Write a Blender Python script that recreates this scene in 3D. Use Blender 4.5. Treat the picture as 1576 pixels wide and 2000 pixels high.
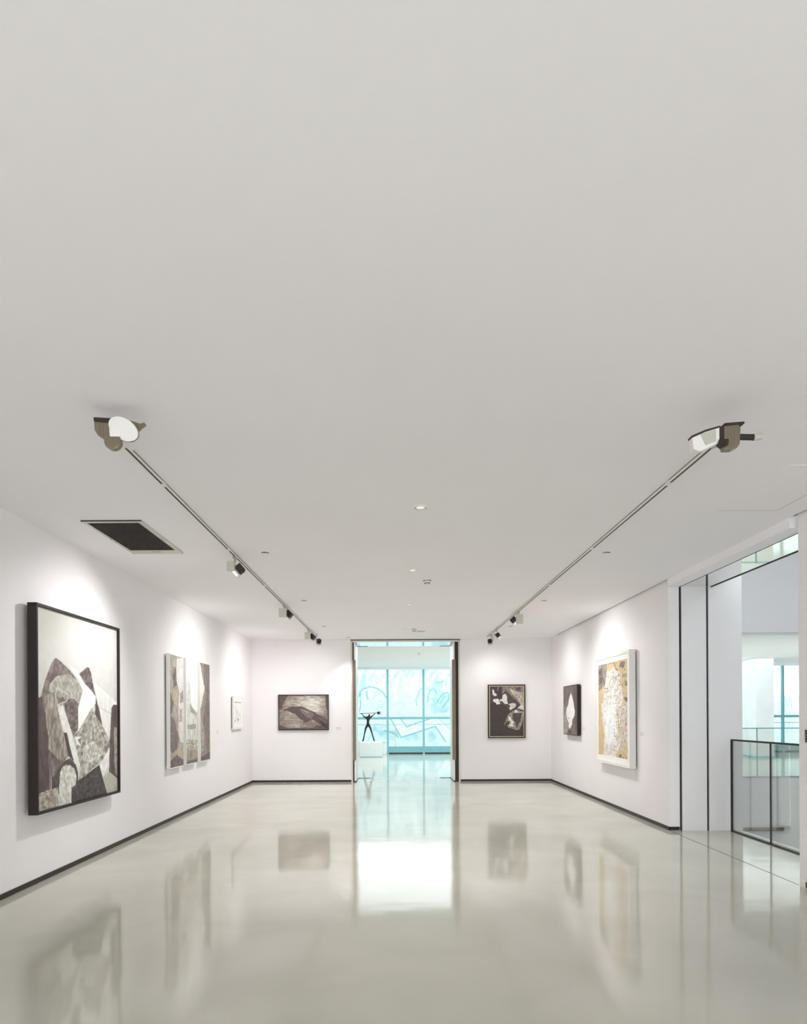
import bpy, bmesh, math, random
import numpy as np
from mathutils import Vector, Matrix
for o in list(bpy.data.objects): bpy.data.objects.remove(o)
S = bpy.context.scene
COL = S.collection
random.seed(4); rng = np.random.RandomState(7)
R = math.radians

# ------------------------------------------------------------------ camera
cd = bpy.data.cameras.new('camera'); cam = bpy.data.objects.new('camera', cd); COL.objects.link(cam)
cam.location = (0, 0, 1.6); cam.rotation_euler = (R(90), R(0.3), 0)
cd.sensor_fit = 'HORIZONTAL'; cd.sensor_width = 36; cd.lens = 1300 / 1576 * 36
cd.shift_x = 16 / 1576; cd.shift_y = 398 / 1576; cd.clip_end = 200
S.camera = cam
# ------------------------------------------------------------------ sky, lights, exposure
W = bpy.data.worlds.new('world'); S.world = W; W.use_nodes = True
bg = W.node_tree.nodes['Background']; bg.inputs[0].default_value = (0.85, 0.955, 0.965, 1); bg.inputs[1].default_value = 2.55
S.view_settings.view_transform = 'Standard'; S.view_settings.look = 'None'
S.cycles.transparent_max_bounces = 48; S.cycles.diffuse_bounces = 8; S.cycles.max_bounces = 16
S.view_settings.exposure = 0.21; S.view_settings.gamma = 1; S.view_settings.use_curve_mapping = False
def area(name, loc, rot, sx, sy, e, colr=(1, 1, 1)):
    l = bpy.data.lights.new(name, 'AREA'); l.shape = 'RECTANGLE'; l.size = sx; l.size_y = sy; l.energy = e; l.color = colr
    o = bpy.data.objects.new(name, l); o.location = loc; o.rotation_euler = rot; COL.objects.link(o); return o
REAR_E, SPOT_E, DOWN_E = 238, 13, 116
area('rear_fill_light', (0.1, -5.75, 1.75), (R(90), 0, 0), 6.6, 3.0, REAR_E, (.985, .965, 1.0))  # added fill lamp behind the camera, brightens the gallery
for i in range(3):
    area('lobby_fill_light', (0.3 + i * 5.5, 22.6, 3.60), (0, 0, 0), 5.2, 9, 235, (.86, .955, 1))  # added fill lamps without fittings, brighten the lobby

# ------------------------------------------------------------------ materials
def lin(c):
    return tuple(((v / 255) / 12.92 if v / 255 <= .04045 else ((v / 255 + .055) / 1.055) ** 2.4) for v in c)
def mat(name, c, rough=.5, metal=0, var=0, scale=4, bump=0, bscale=40, emit=None, es=0, coord='Object', stretch=None, spec=None):
    m = bpy.data.materials.new(name); m.use_nodes = True; nt = m.node_tree; b = nt.nodes['Principled BSDF']
    L = lin(c) + (1,)
    b.inputs['Base Color'].default_value = L; b.inputs['Roughness'].default_value = rough; b.inputs['Metallic'].default_value = metal
    if spec is not None: b.inputs['Specular IOR Level'].default_value = spec
    if emit: b.inputs['Emission Color'].default_value = lin(emit) + (1,); b.inputs['Emission Strength'].default_value = es
    if var or bump:
        tc = nt.nodes.new('ShaderNodeTexCoord'); src = tc.outputs[coord]
        if stretch:
            mp = nt.nodes.new('ShaderNodeMapping'); mp.inputs['Scale'].default_value = stretch; nt.links.new(src, mp.inputs[0]); src = mp.outputs[0]
    if var:
        n = nt.nodes.new('ShaderNodeTexNoise'); n.inputs['Scale'].default_value = scale; n.inputs['Detail'].default_value = 5
        nt.links.new(src, n.inputs['Vector'])
        r = nt.nodes.new('ShaderNodeValToRGB')
        r.color_ramp.elements[0].color = tuple(v * (1 - var) for v in L[:3]) + (1,)
        r.color_ramp.elements[1].color = tuple(min(1, v * (1 + var)) for v in L[:3]) + (1,)
        r.color_ramp.elements[0].position = .3; r.color_ramp.elements[1].position = .7
        nt.links.new(n.outputs[0], r.inputs[0]); nt.links.new(r.outputs[0], b.inputs['Base Color'])
    if bump:
        n2 = nt.nodes.new('ShaderNodeTexNoise'); n2.inputs['Scale'].default_value = bscale; n2.inputs['Detail'].default_value = 3
        nt.links.new(src, n2.inputs['Vector'])
        bp = nt.nodes.new('ShaderNodeBump'); bp.inputs['Strength'].default_value = bump; bp.inputs['Distance'].default_value = .01
        nt.links.new(n2.outputs[0], bp.inputs['Height']); nt.links.new(bp.outputs[0], b.inputs['Normal'])
    return m
def glass(name, tint, refl=.7):
    m = bpy.data.materials.new(name); m.use_nodes = True; nt = m.node_tree; nt.nodes.clear()
    out = nt.nodes.new('ShaderNodeOutputMaterial'); t = nt.nodes.new('ShaderNodeBsdfTransparent'); g = nt.nodes.new('ShaderNodeBsdfGlossy')
    t.inputs[0].default_value = tint + (1,); g.inputs['Roughness'].default_value = .01
    f = nt.nodes.new('ShaderNodeFresnel'); f.inputs[0].default_value = 1.45
    ml = nt.nodes.new('ShaderNodeMath'); ml.operation = 'MULTIPLY'; ml.inputs[1].default_value = refl; nt.links.new(f.outputs[0], ml.inputs[0])
    mx = nt.nodes.new('ShaderNodeMixShader'); nt.links.new(ml.outputs[0], mx.inputs[0]); nt.links.new(t.outputs[0], mx.inputs[1]); nt.links.new(g.outputs[0], mx.inputs[2])
    nt.links.new(mx.outputs[0], out.inputs[0]); return m
M = dict(
    wall=mat('wall_paint', (238, 235, 236), .55, var=.012, scale=1.3, bump=.03, bscale=120),
    ceil=mat('ceiling_paint', (243, 241, 244), .7, var=.012, scale=.8, bump=.03, bscale=90),
    dark=mat('dark_metal', (54, 46, 44), .5, spec=.3, var=.08, scale=20),
    black=mat('black_lacquer', (46, 38, 37), .5, spec=.25, var=.06, scale=12),
    white=mat('white_lacquer', (232, 230, 226), .35, var=.02, scale=8),
    offwhite=mat('grey_white_metal', (196, 193, 184), .35, .2, var=.03, scale=9),
    tan=mat('brushed_bronze', (138, 127, 110), .33, .75, var=.12, scale=3, stretch=(30, 30, 1.2)),
    bar=mat('aged_bronze', (112, 101, 88), .4, .6, var=.15, scale=3, stretch=(30, 30, 1.2)),
    nickel=mat('satin_nickel', (176, 170, 156), .28, .9, var=.05, scale=9),
    mirror=mat('polished_soffit_steel', (226, 226, 224), .03, 1, var=.01, scale=2),
    teal=mat('painted_window_steel', (120, 178, 186), .45, var=.04, scale=5),
    ground=mat('outdoor_paving', (208, 212, 213), .8, var=.05, scale=2),
    stat=mat('dark_bronze_patina', (44, 36, 34), .45, .5, var=.25, scale=30, bump=.5, bscale=60),
    mat_board=mat('mat_board', (240, 239, 236), .8, var=.01, scale=9),
    gold=mat('gilt_fillet', (205, 190, 155), .4, .4, var=.1, scale=20),
    plinth=mat('plinth_paint', (226, 230, 230), .5, var=.02, scale=3),
    lens=mat('lamp_lens', (250, 250, 245), .2, emit=(255, 250, 240), es=3.0, var=.01),
    dlens=mat('downlight_lens', (240, 240, 236), .2, emit=(255, 250, 240), es=.35, var=.01),
    ink=mat('card_print', (170, 165, 160), .7, var=.1, scale=60),
    glassy=glass('balustrade_glass', (.955, .965, .95), .5),
    wglass=glass('window_glass', (.95, .985, .985), .06),
)
# polished floor: greige screed with clouding, soft waviness, varying gloss
m = bpy.data.materials.new('polished_screed'); m.use_nodes = True; nt = m.node_tree; b = nt.nodes['Principled BSDF']
tc = nt.nodes.new('ShaderNodeTexCoord')
def noise(scale, det=4, st=None, dist=0):
    n = nt.nodes.new('ShaderNodeTexNoise'); n.inputs['Scale'].default_value = scale; n.inputs['Detail'].default_value = det
    n.inputs['Distortion'].default_value = dist
    src = tc.outputs['Object']
    if st:
        mp = nt.nodes.new('ShaderNodeMapping'); mp.inputs['Scale'].default_value = st; nt.links.new(src, mp.inputs[0]); src = mp.outputs[0]
    nt.links.new(src, n.inputs['Vector']); return n
n = noise(.9, 6, dist=.6); r = nt.nodes.new('ShaderNodeValToRGB')
r.color_ramp.elements[0].color = lin((183, 181, 168)) + (1,); r.color_ramp.elements[1].color = lin((195, 193, 181)) + (1,)
r.color_ramp.elements[0].position = .3; r.color_ramp.elements[1].position = .7
nt.links.new(n.outputs[0], r.inputs[0]); nt.links.new(r.outputs[0], b.inputs['Base Color'])
n = noise(2.2, 5); mr = nt.nodes.new('ShaderNodeMapRange'); mr.inputs[3].default_value = .055; mr.inputs[4].default_value = .10
nt.links.new(n.outputs[0], mr.inputs[0]); nt.links.new(mr.outputs[0], b.inputs['Roughness'])
n = noise(1.1, 2, st=(1.0, 1.6, 1)); bp = nt.nodes.new('ShaderNodeBump'); bp.inputs['Strength'].default_value = .22; bp.inputs['Distance'].default_value = .012
nt.links.new(n.outputs[0], bp.inputs['Height']); nt.links.new(bp.outputs[0], b.inputs['Normal'])
b.inputs['IOR'].default_value = 1.5
M['floor'] = m
def vmat(name, rough=.5):
    m = bpy.data.materials.new(name); m.use_nodes = True; nt = m.node_tree; b = nt.nodes['Principled BSDF']
    a = nt.nodes.new('ShaderNodeVertexColor'); a.layer_name = 'paint'
    nt.links.new(a.outputs[0], b.inputs['Base Color']); b.inputs['Roughness'].default_value = rough
    n = nt.nodes.new('ShaderNodeTexNoise'); n.inputs['Scale'].default_value = 35; tcn = nt.nodes.new('ShaderNodeTexCoord')
    nt.links.new(tcn.outputs['Object'], n.inputs['Vector'])
    bp = nt.nodes.new('ShaderNodeBump'); bp.inputs['Strength'].default_value = .25; bp.inputs['Distance'].default_value = .004
    nt.links.new(n.outputs[0], bp.inputs['Height']); nt.links.new(bp.outputs[0], b.inputs['Normal'])
    return m
M['paint'] = vmat('oil_paint', .5); M['mural'] = vmat('mural_paint', .7)

# ------------------------------------------------------------------ mesh helpers
def box(bm, x0, x1, y0, y1, z0, z1, mtx=None):
    v = [bm.verts.new((x, y, z)) for z in (z0, z1) for y in (y0, y1) for x in (x0, x1)]
    for f in ((0, 2, 3, 1), (4, 5, 7, 6), (0, 1, 5, 4), (2, 6, 7, 3), (0, 4, 6, 2), (1, 3, 7, 5)): bm.faces.new([v[i] for i in f])
    if mtx: bmesh.ops.transform(bm, matrix=mtx, verts=v)
    return v
def cyl(bm, p, q, r1, r2=None, n=24, caps=True):
    p, q = Vector(p), Vector(q); r2 = r1 if r2 is None else r2; d = (q - p)
    g = bmesh.ops.create_cone(bm, cap_ends=caps, segments=n, radius1=r1, radius2=r2, depth=d.length)
    mt = Matrix.Translation((p + q) / 2) @ d.to_track_quat('Z', 'Y').to_matrix().to_4x4()
    bmesh.ops.transform(bm, matrix=mt, verts=g['verts']); return g['verts']
def prism(bm, pts, axis, a, b_):
    def pt(u, v, w): return {'X': (w, u, v), 'Y': (u, w, v), 'Z': (u, v, w)}[axis]
    A = [bm.verts.new(pt(u, v, a)) for u, v in pts]; B = [bm.verts.new(pt(u, v, b_)) for u, v in pts]
    bm.faces.new(A); bm.faces.new(B[::-1]); k = len(pts)
    for i in range(k): bm.faces.new((A[i], B[i], B[(i + 1) % k], A[(i + 1) % k]))
def ring(bm, c, r0, r1, z0, z1, n=40):
    prof = [(r0, z0), (r1, z0), (r1, z1), (r0, z1)]; vs = []
    for i in range(n):
        a = 2 * math.pi * i / n; vs.append([bm.verts.new((c[0] + rr * math.cos(a), c[1] + rr * math.sin(a), zz)) for rr, zz in prof])
    for i in range(n):
        A, B = vs[i], vs[(i + 1) % n]
        for k in range(4): bm.faces.new((A[k], A[(k + 1) % 4], B[(k + 1) % 4], B[k]))
def obj(name, bm, m, parent=None, bevel=0, smooth=False, label=None):
    bmesh.ops.recalc_face_normals(bm, faces=bm.faces)
    me = bpy.data.meshes.new(name); bm.to_mesh(me); bm.free(); me.materials.append(M[m] if isinstance(m, str) else m)
    if smooth:
        for p in me.polygons: p.use_smooth = True
    o = bpy.data.objects.new(name, me); COL.objects.link(o)
    if parent: o.parent = parent
    if bevel:
        md = o.modifiers.new('b', 'BEVEL'); md.width = bevel; md.segments = 3; md.limit_method = 'ANGLE'; md.angle_limit = R(40)
    if smooth:
        md = o.modifiers.new('e', 'EDGE_SPLIT'); md.split_angle = R(35)
    if label: o['label'] = label
    return o
def B(name, m, *boxes, parent=None, bevel=0, label=None):
    bm = bmesh.new()
    for b_ in boxes: box(bm, *b_)
    return obj(name, bm, m, parent, bevel, label=label)
def tag(o, label, cat, group=None, kind=None):
    if kind == 'structure':
        o['kind'] = kind
        if label: o['label'] = label
        return o
    o['label'] = label; o['category'] = cat
    if group: o['group'] = group
    if kind: o['kind'] = kind
    return o
def thing(name, loc, label, cat, group=None, rz=0, kind=None):
    o = bpy.data.objects.new(name, None); COL.objects.link(o); o.location = loc; o.rotation_euler = (0, 0, rz); o.empty_display_size = .1
    return tag(o, label, cat, group, kind)
def struct(name, m, *boxes, bevel=0, label=None):
    o = B(name, m, *boxes, bevel=bevel); o['kind'] = 'structure'
    if label: o['label'] = label
    return o

# ------------------------------------------------------------------ room shell
XL, XR, YB, CZ = -3.46, 3.76, 16.1, 3.45
struct('floor', 'floor', (XL - .15, XR + .02, -6.0, YB, -.3, 0), (XR + .02, 4.62, 6.2, 9.15, -.3, 0),
       (-1.03, 1.5, YB, 17.1, -.3, 0), label='polished greige gallery floor with soft reflections')
struct('floor', 'floor', (-8, 20, 17.1, 28.0, -.3, 0), label='polished floor of the bright lobby beyond')
struct('trim_1', 'dark', (XR - .004, XR + .004, 6.22, 9.12, -.02, .0012), label='thin joint in the floor along the opening')
struct('ceiling', 'ceil', (XL - .15, XR - .03, -6, YB, CZ, 3.62), label='white flat gallery ceiling')
struct('trim_2', 'dark', (XR - .03, XR + .02, 9.10, 15.35, CZ + .015, CZ + .1), (XR - .03, XR + .02, -5.9, 6.28, CZ + .015, CZ + .1), label='dark shadow gap along the ceiling edge')
struct('ceiling', 'ceil', (XR - .03, XR + .02, 15.35, YB, CZ, 3.62), (XR - .03, 3.925, 6.28, 9.10, 3.353, 3.62), label='white ceiling edge and fascia over the opening')
struct('wall_left', 'wall', (XL - .15, XL, -6, YB, 0, CZ + .1))
struct('wall_back', 'wall', (XL - .15, -1.068, YB, 17.1, 0, CZ + .1), (1.57, XR + .02, YB, 17.1, 0, CZ + .1), (-1.068, 1.57, YB + .02, 17.1, 3.40, 3.6))
struct('wall_right', 'wall', (XR, 3.925, -6, 6.2, 0, CZ + .1), label='near stretch of the right wall')
struct('wall_right', 'wall', (XR, 4.77, 9.20, 17.1, -4, 7), (XR, 3.905, 9.15, 9.20, 0, 3.353), (3.94, 4.28, 9.15, 9.20, -.3, 3.353),
       (4.31, 4.36, 9.15, 9.20, -.3, 3.353), (4.36, 4.77, 9.15, 9.2, -4, 7), label='far stretch of the right wall with its end face')
struct('trim_3', 'dark', (3.905, 3.94, 9.17, 9.20, 0, 3.353), label='dark upright slot nearest the right wall corner')
struct('trim_4', 'dark', (4.28, 4.31, 9.17, 9.20, 0, 3.353), label='dark upright slot left of the glass balustrade')
struct('trim_5', 'mirror', (3.925, 4.345, 6.2, 9.15, 3.353, 3.40), label='polished steel soffit over the side opening')
struct('trim_6', 'dark', (4.345, 4.36, 6.2, 9.15, 3.345, 3.62), (3.915, 3.925, 6.2, 9.15, 3.35, 3.36), label='dark metal edge of the steel soffit')
struct('ceiling', 'ceil', (3.925, 4.345, 6.2, 9.15, 3.40, 3.62), label='bulkhead above the steel soffit')
struct('wall_rear', 'wall', (XL - .15, XR + .17, -6.1, -5.95, 0, .2), (XL - .15, XR + .17, -6.1, -5.95, 3.3, CZ + .1), (XL - .15, XL + .2, -6.1, -5.95, .2, 3.3), (XR - .2, XR + .17, -6.1, -5.95, .2, 3.3))
w2 = thing('window_2', (0, -6, .2), 'unseen window added behind the viewer to let light in', 'window', kind='structure')  # unseen window, put in so sky light enters the gallery
for i in range(5):
    x = -3.26 + i * 1.7
    B('mullion', 'dark', (x - .03, x + .03, -.03, .03, 0, 3.1), parent=w2)
    if i < 4: B('pane', 'wglass', (x + .03, x + 1.67, -.006, .006, 0, 3.1), parent=w2)
# baseboards
struct('baseboard_left', 'dark', (XL - .002, XL + .008, -5.9, YB - .01, .006, .055))
struct('baseboard_back', 'dark', (XL + .008, -1.07, YB - .009, YB + .002, .006, .055), (1.575, XR - .01, YB - .009, YB + .002, .006, .055))
struct('baseboard_right', 'dark', (XR - .008, XR + .002, 9.142, YB - .01, .006, .055), (XR - .008, XR + .138, 9.142, 9.152, .006, .055), (XR - .008, XR + .002, -5.9, 6.1, .006, .055))

# doorway to the lobby
d = thing('door_1', (0, YB, 0), 'steel-lined doorway to the bright lobby', 'doorway', kind='structure')
def dp(name, m, *b_, **k): return B(name, m, *b_, parent=d, **k)
dp('casing', 'offwhite', (-1.068, -1.03, -.012, .03, 0, 3.41)); dp('casing', 'offwhite', (1.53, 1.57, -.012, .03, 0, 3.41))
dp('head_casing', 'offwhite', (-1.068, 1.57, -.012, .03, 3.395, 3.425)); dp('head_shadow_line', 'dark', (-1.075, 1.577, -.014, .02, 3.425, 3.442))
dp('recess', 'dark', (-1.03, -.995, .01, .03, 0, 3.385)); dp('recess', 'dark', (1.44, 1.53, .01, .03, 0, 3.385))
dp('jamb', 'white', (-1.068, -.96, .03, 1.0, 0, 3.385), (-.995, -.96, 0, .03, 0, 3.385)); dp('jamb', 'white', (1.41, 1.57, .03, 1.0, 0, 3.385), (1.41, 1.44, 0, .03, 0, 3.385))
dp('soffit', 'mirror', (-1.03, 1.53, .0, 1.0, 3.385, 3.40))
dp('head_track', 'dark', (-.965, -.955, .03, 1.0, 3.375, 3.385), (1.405, 1.415, .03, 1.0, 3.375, 3.385), (-.965, -.7, .985, 1.0, 3.378, 3.385), (1.15, 1.41, .985, 1.0, 3.378, 3.385), label='dark thin track under the head')
dp('floor_track', 'dark', (-.965, -.95, .0, 1.0, 0.0, .014), (1.40, 1.415, .0, 1.0, 0.0, .014), (-1.03, -.96, -.01, .004, 0, .03), (1.41, 1.53, -.01, .004, 0, .03), label='dark thin track on the floor')
dp('floor_stop', 'teal', (-.95, -.64, .985, 1.0, 0, .014)); dp('floor_stop', 'teal', (1.13, 1.40, .985, 1.0, 0, .014))
dp('pull_bar', 'bar', (-1.025, -.952, -.03, .0, .53, 2.95), bevel=.004, label='tall bronze pull bar with a brushed face'); dp('pull_bar', 'bar', (1.375, 1.462, -.03, .0, .53, 2.95), bevel=.004, label='tall bronze pull bar with a brushed face')

# lobby shell
struct('ceiling', 'ceil', (-8, 20, 17.1, 28.1, 3.62, 3.8), (-8, 13, 27.6, 28.1, 3.54, 3.62), label='white lobby ceiling')
struct('wall_left', 'wall', (-8.15, -8, 17.1, 28, 0, 3.7), label='left wall of the lobby')
struct('wall_right', 'wall', (20, 20.15, 17.1, 28, 0, 3.7), label='right wall of the lobby')
struct('wall_back', 'wall', (-8, XL - .15, 17.0, 17.1, 0, 3.7), label='lobby side of the gallery wall')
# atrium shell
struct('wall_back', 'wall', (4.77, 14, 17.0, 17.12, -4, -.0), (4.77, 14, 17.0, 17.12, 3.68, 7), (12.2, 14, 17.0, 17.12, 0, 3.68), label='far wall of the stair void')
struct('wall_right', 'wall', (14, 14.15, -2, 17.1, -4, 7), label='right wall of the stair void')
struct('wall_front', 'wall', (3.925, 14, -2.15, -2, -4, 7), label='near wall of the stair void')
struct('ceiling', 'wall', (3.93, 14, -2, 2, 7, 7.2), (3.93, 14, 14.5, 17.1, 7, 7.2), (3.93, 7.5, 2, 14.5, 7, 7.2), (9.6, 14, 2, 14.5, 7, 7.2), label='unseen stair void ceiling with an opening added to let light in')  # unseen ceiling, its opening sized to set the brightness of the void
struct('floor', 'ground', (3.78, 14, -2, 17, -4.2, -4), label='lower floor of the stair void')
struct('wall_left', 'wall', (3.93, 4.36, -2, 9.15, -4, -.3), label='wall under the gallery floor edge')
struct('trim_7', 'white', (4.62, 4.70, 6.2, 9.15, -.3, .02), bevel=.005, label='pale ledge outside the balustrade')
struct('trim_8', 'teal', (4.77, 12.2, 16.97, 17.0, -.012, .004), label='thin edge of the lobby floor')

# window wall of the lobby
w1 = thing('window_1', (0, 28, 0), 'wide glass wall of the lobby', 'window', kind='structure')
ms = [-.32 + 1.51 * k for k in range(-5, 14)]
for i, x in enumerate(ms):
    B('mullion', 'teal', (x - .043, x + .043, -.06, .06, 0, 3.62), parent=w1)
    if i < len(ms) - 1:
        x2 = ms[i + 1]
        B('pane', 'wglass', (x + .043, x2 - .043, -.006, .006, 1.55, 3.6), parent=w1)
        B('pane', 'wglass', (x + .043, x2 - .043, -.006, .006, .31, 1.45), parent=w1)
        B('transom', 'teal', (x + .043, x2 - .043, -.04, .04, 1.45, 1.55), parent=w1)
        if x > -.5: B('sill_panel', 'teal', (x + .043, x2 - .043, -.05, .05, .05, .31), parent=w1)
        B('base_strip', 'black', (x + .043, x2 - .043, -.055, .05, 0, .05), parent=w1)
ly = thing('low_partition', (-3.2, 27.4, 0), 'low white partition in front of the left lobby glass', 'partition')
B('panel', 'plinth', (-1.5, 2.83, 0, .12, 0, .52), parent=ly, bevel=.01); B('cap', 'white', (-1.52, 2.85, -.02, .14, .52, .54), parent=ly)
# curved column block in the lobby
bm = bmesh.new(); prism(bm, [(13.65, 24), (13.0, 24), (12.98, 24.25), (13.08, 24.8), (13.25, 25.4), (13.5, 26), (13.85, 26.8), (14.3, 27.5), (14.8, 27.9), (14.9, 27.9)], 'Z', 0, 3.62)
c = obj('column', bm, 'ground'); tag(c, 'pale lobby column with a curved left side seen through the stair opening', 'column')
bm = bmesh.new(); prism(bm, [(13.66, 23.98), (12.98, 23.98), (12.96, 24.25), (13.06, 24.8), (13.23, 25.4), (13.48, 26), (13.83, 26.8), (14.3, 27.5), (14.3, 27.3), (13.6, 24.2)], 'Z', 0, .07)
obj('base_strip', bm, 'teal', c)
struct('ground_outside', 'ground', (-30, 45, 28.1, 60, -.3, -.05))
ol = thing('outdoor_guard_rail', (0, 28.9, -.05), 'thin guard rail outside the lobby glass', 'railing')
B('top_rail', 'offwhite', (-6, 20, -.015, .015, 1.25, 1.28), parent=ol)
for x in range(-6, 21, 3): B('post', 'offwhite', (x - .015, x + .015, -.015, .015, 0, 1.25), parent=ol)

# ------------------------------------------------------------------ painting toolbox (flat colour print on real canvases)
def hom(q):
    A = []; bb = []
    for (x, y), (u, v) in zip(q, ((0, 0), (1, 0), (1, 1), (0, 1))):
        A += [[x, y, 1, 0, 0, 0, -u * x, -u * y], [0, 0, 0, x, y, 1, -v * x, -v * y]]; bb += [u, v]
    h = np.append(np.linalg.solve(np.array(A, float), np.array(bb, float)), 1).reshape(3, 3)
    def f(p): w = h @ np.array([p[0], p[1], 1.0]); return w[0] / w[2], w[1] / w[2]
    return f
def vnoise(h, w, sy, sx):
    gy, gx = max(2, int(h / sy) + 2), max(2, int(w / sx) + 2); g = rng.rand(gy, gx)
    y = np.linspace(0, gy - 1.001, h); x = np.linspace(0, gx - 1.001, w); yi = y.astype(int); xi = x.astype(int)
    fy = (y - yi)[:, None]; fx = (x - xi)[None]; fy = fy * fy * (3 - 2 * fy); fx = fx * fx * (3 - 2 * fx)
    a = g[yi][:, xi]; b_ = g[yi][:, xi + 1]; c_ = g[yi + 1][:, xi]; d_ = g[yi + 1][:, xi + 1]
    return (a * (1 - fx) + b_ * fx) * (1 - fy) + (c_ * (1 - fx) + d_ * fx) * fy - .5
class Art:
    def __init__(s, w, h, base, f=None, asp=1):
        s.w, s.h = w, h; s.a = np.ones((h, w, 3)) * np.array(base, float); s.f = f or (lambda p: p)
        s.Y, s.X = np.mgrid[0:h, 0:w]; s.X = (s.X + .5) / w; s.Y = (s.Y + .5) / h
    def inside(s, pts):
        P_ = [s.f(p) for p in pts]; ins = np.zeros((s.h, s.w), bool); n = len(P_)
        for i in range(n):
            x1, y1 = P_[i]; x2, y2 = P_[(i + 1) % n]
            if y1 == y2: continue
            c_ = ((y1 > s.Y) != (y2 > s.Y)) & (s.X < (x2 - x1) * (s.Y - y1) / (y2 - y1) + x1); ins ^= c_
        return ins
    def poly(s, pts, c, amp=0, sc=(4, 4), amp2=0):
        k = s.inside(pts); t = np.ones((s.h, s.w, 3)) * np.array(c, float)
        if amp: t = t + amp * 2 * (vnoise(s.h, s.w, *sc) + .5 * vnoise(s.h, s.w, sc[0] / 2, sc[1] / 2))[..., None]
        s.a[k] = t[k]; return k
    def blob(s, cx, cy, rx, ry, c, soft=.5, amp=0, sc=(4, 4), mask=None):
        u, v = s.f((cx, cy)); u2, _ = s.f((cx + rx, cy)); _, v2 = s.f((cx, cy + ry)); ru, rv = abs(u2 - u), abs(v2 - v)
        d_ = np.sqrt(((s.X - u) / ru) ** 2 + ((s.Y - v) / rv) ** 2) + amp * vnoise(s.h, s.w, *sc)
        k = np.clip((1 - d_) / soft, 0, 1)
        if mask is not None: k = k * mask
        s.a = s.a * (1 - k[..., None]) + np.array(c, float) * k[..., None]
    def line(s, pts, wd, c, al=1.0, soft=.6):
        P_ = [s.f(p) for p in pts]; asp = s.w / s.h; d_ = np.full((s.h, s.w), 9.)
        for (x1, y1), (x2, y2) in zip(P_[:-1], P_[1:]):
            ax, ay, bx, by = x1 * s.w, y1 * s.h, x2 * s.w, y2 * s.h; px, py = s.X * s.w, s.Y * s.h
            L2 = (bx - ax) ** 2 + (by - ay) ** 2 + 1e-9; t = np.clip(((px - ax) * (bx - ax) + (py - ay) * (by - ay)) / L2, 0, 1)
            d_ = np.minimum(d_, np.hypot(px - ax - t * (bx - ax), py - ay - t * (by - ay)))
        k = (np.clip((wd / 2 - d_) / soft + .5, 0, 1) * al)[..., None]; s.a = s.a * (1 - k) + np.array(c, float) * k
    def grain(s, amp, sc, mask=None):
        n_ = 2 * amp * (vnoise(s.h, s.w, *sc) + .6 * vnoise(s.h, s.w, sc[0] / 2, sc[1] / 2))
        if mask is not None: n_ = n_ * mask
        s.a = s.a + n_[..., None]
    def mesh(s, name, x0, x1, z0, z1, y, m, parent):
        a = np.clip(s.a, 0, 255) / 255; a = np.where(a <= .04045, a / 12.92, ((a + .055) / 1.055) ** 2.4)
        h, w = s.h, s.w; xs = np.linspace(x0, x1, w); zs = np.linspace(z1, z0, h)
        co = np.zeros((h, w, 3)); co[..., 0] = xs[None]; co[..., 1] = y; co[..., 2] = zs[:, None]
        idx = np.arange(h * w).reshape(h, w)
        q = np.stack([idx[1:, :-1], idx[1:, 1:], idx[:-1, 1:], idx[:-1, :-1]], -1).reshape(-1, 4)
        me = bpy.data.meshes.new(name); me.vertices.add(h * w); me.vertices.foreach_set('co', co.ravel().astype(np.float32))
        me.loops.add(q.size); me.loops.foreach_set('vertex_index', q.ravel().astype(np.int32))
        me.polygons.add(len(q)); me.polygons.foreach_set('loop_start', (np.arange(len(q)) * 4).astype(np.int32)); me.update(calc_edges=True)
        ca = me.color_attributes.new('paint', 'FLOAT_COLOR', 'POINT'); rgba = np.ones((h * w, 4), np.float32); rgba[:, :3] = a.reshape(-1, 3)
        ca.data.foreach_set('color', rgba.ravel()); me.materials.append(M[m])
        o = bpy.data.objects.new(name, me); COL.objects.link(o); o.parent = parent; return o
def frame_bm(w, h, t, d0, d1, z0=0):
    """rectangular frame ring, x -w/2..w/2, z z0..z0+h, y -d1..-d0, bar t"""
    bm = bmesh.new()
    box(bm, -w / 2, w / 2, -d1, -d0, z0, z0 + t); box(bm, -w / 2, w / 2, -d1, -d0, z0 + h - t, z0 + h)
    box(bm, -w / 2, -w / 2 + t, -d1, -d0, z0 + t, z0 + h - t); box(bm, w / 2 - t, w / 2, -d1, -d0, z0 + t, z0 + h - t); return bm
def picture(name, loc, rz, w, h, depth, label, cat, fm, bar, recess, art, group=None, gap=.02, fillet=None, mat_w=None, pname='canvas'):
    t = thing(name, loc, label, cat, group, rz)
    if bar: obj('frame', frame_bm(w, h, bar, gap, depth), fm, t, bevel=.003)
    B('backing', 'dark' if gap > .015 else 'white', (-w / 2 + .04, w / 2 - .04, -gap - .002, 0, .04, h - .04), parent=t)
    x, z0, z1 = w / 2 - bar, bar, h - bar
    B('stretcher' if bar else 'canvas_edge', fm, (-x, x, -depth + recess + .002, -gap, z0, z1), parent=t)
    if fillet:
        obj('fillet', frame_bm(w - 2 * bar, h - 2 * bar, fillet, depth - recess - .001, depth - recess + .008, bar), 'gold', t); x -= fillet; z0 += fillet; z1 -= fillet
    if mat_w:
        obj('mat_board', frame_bm(w - 2 * bar, h - 2 * bar, mat_w, depth - recess - .002, depth - recess + .004, bar), 'mat_board', t); x -= mat_w; z0 += mat_w; z1 -= mat_w
    art.mesh(pname, -x, x, z0, z1, -depth + recess, 'paint', t); return t

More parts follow.
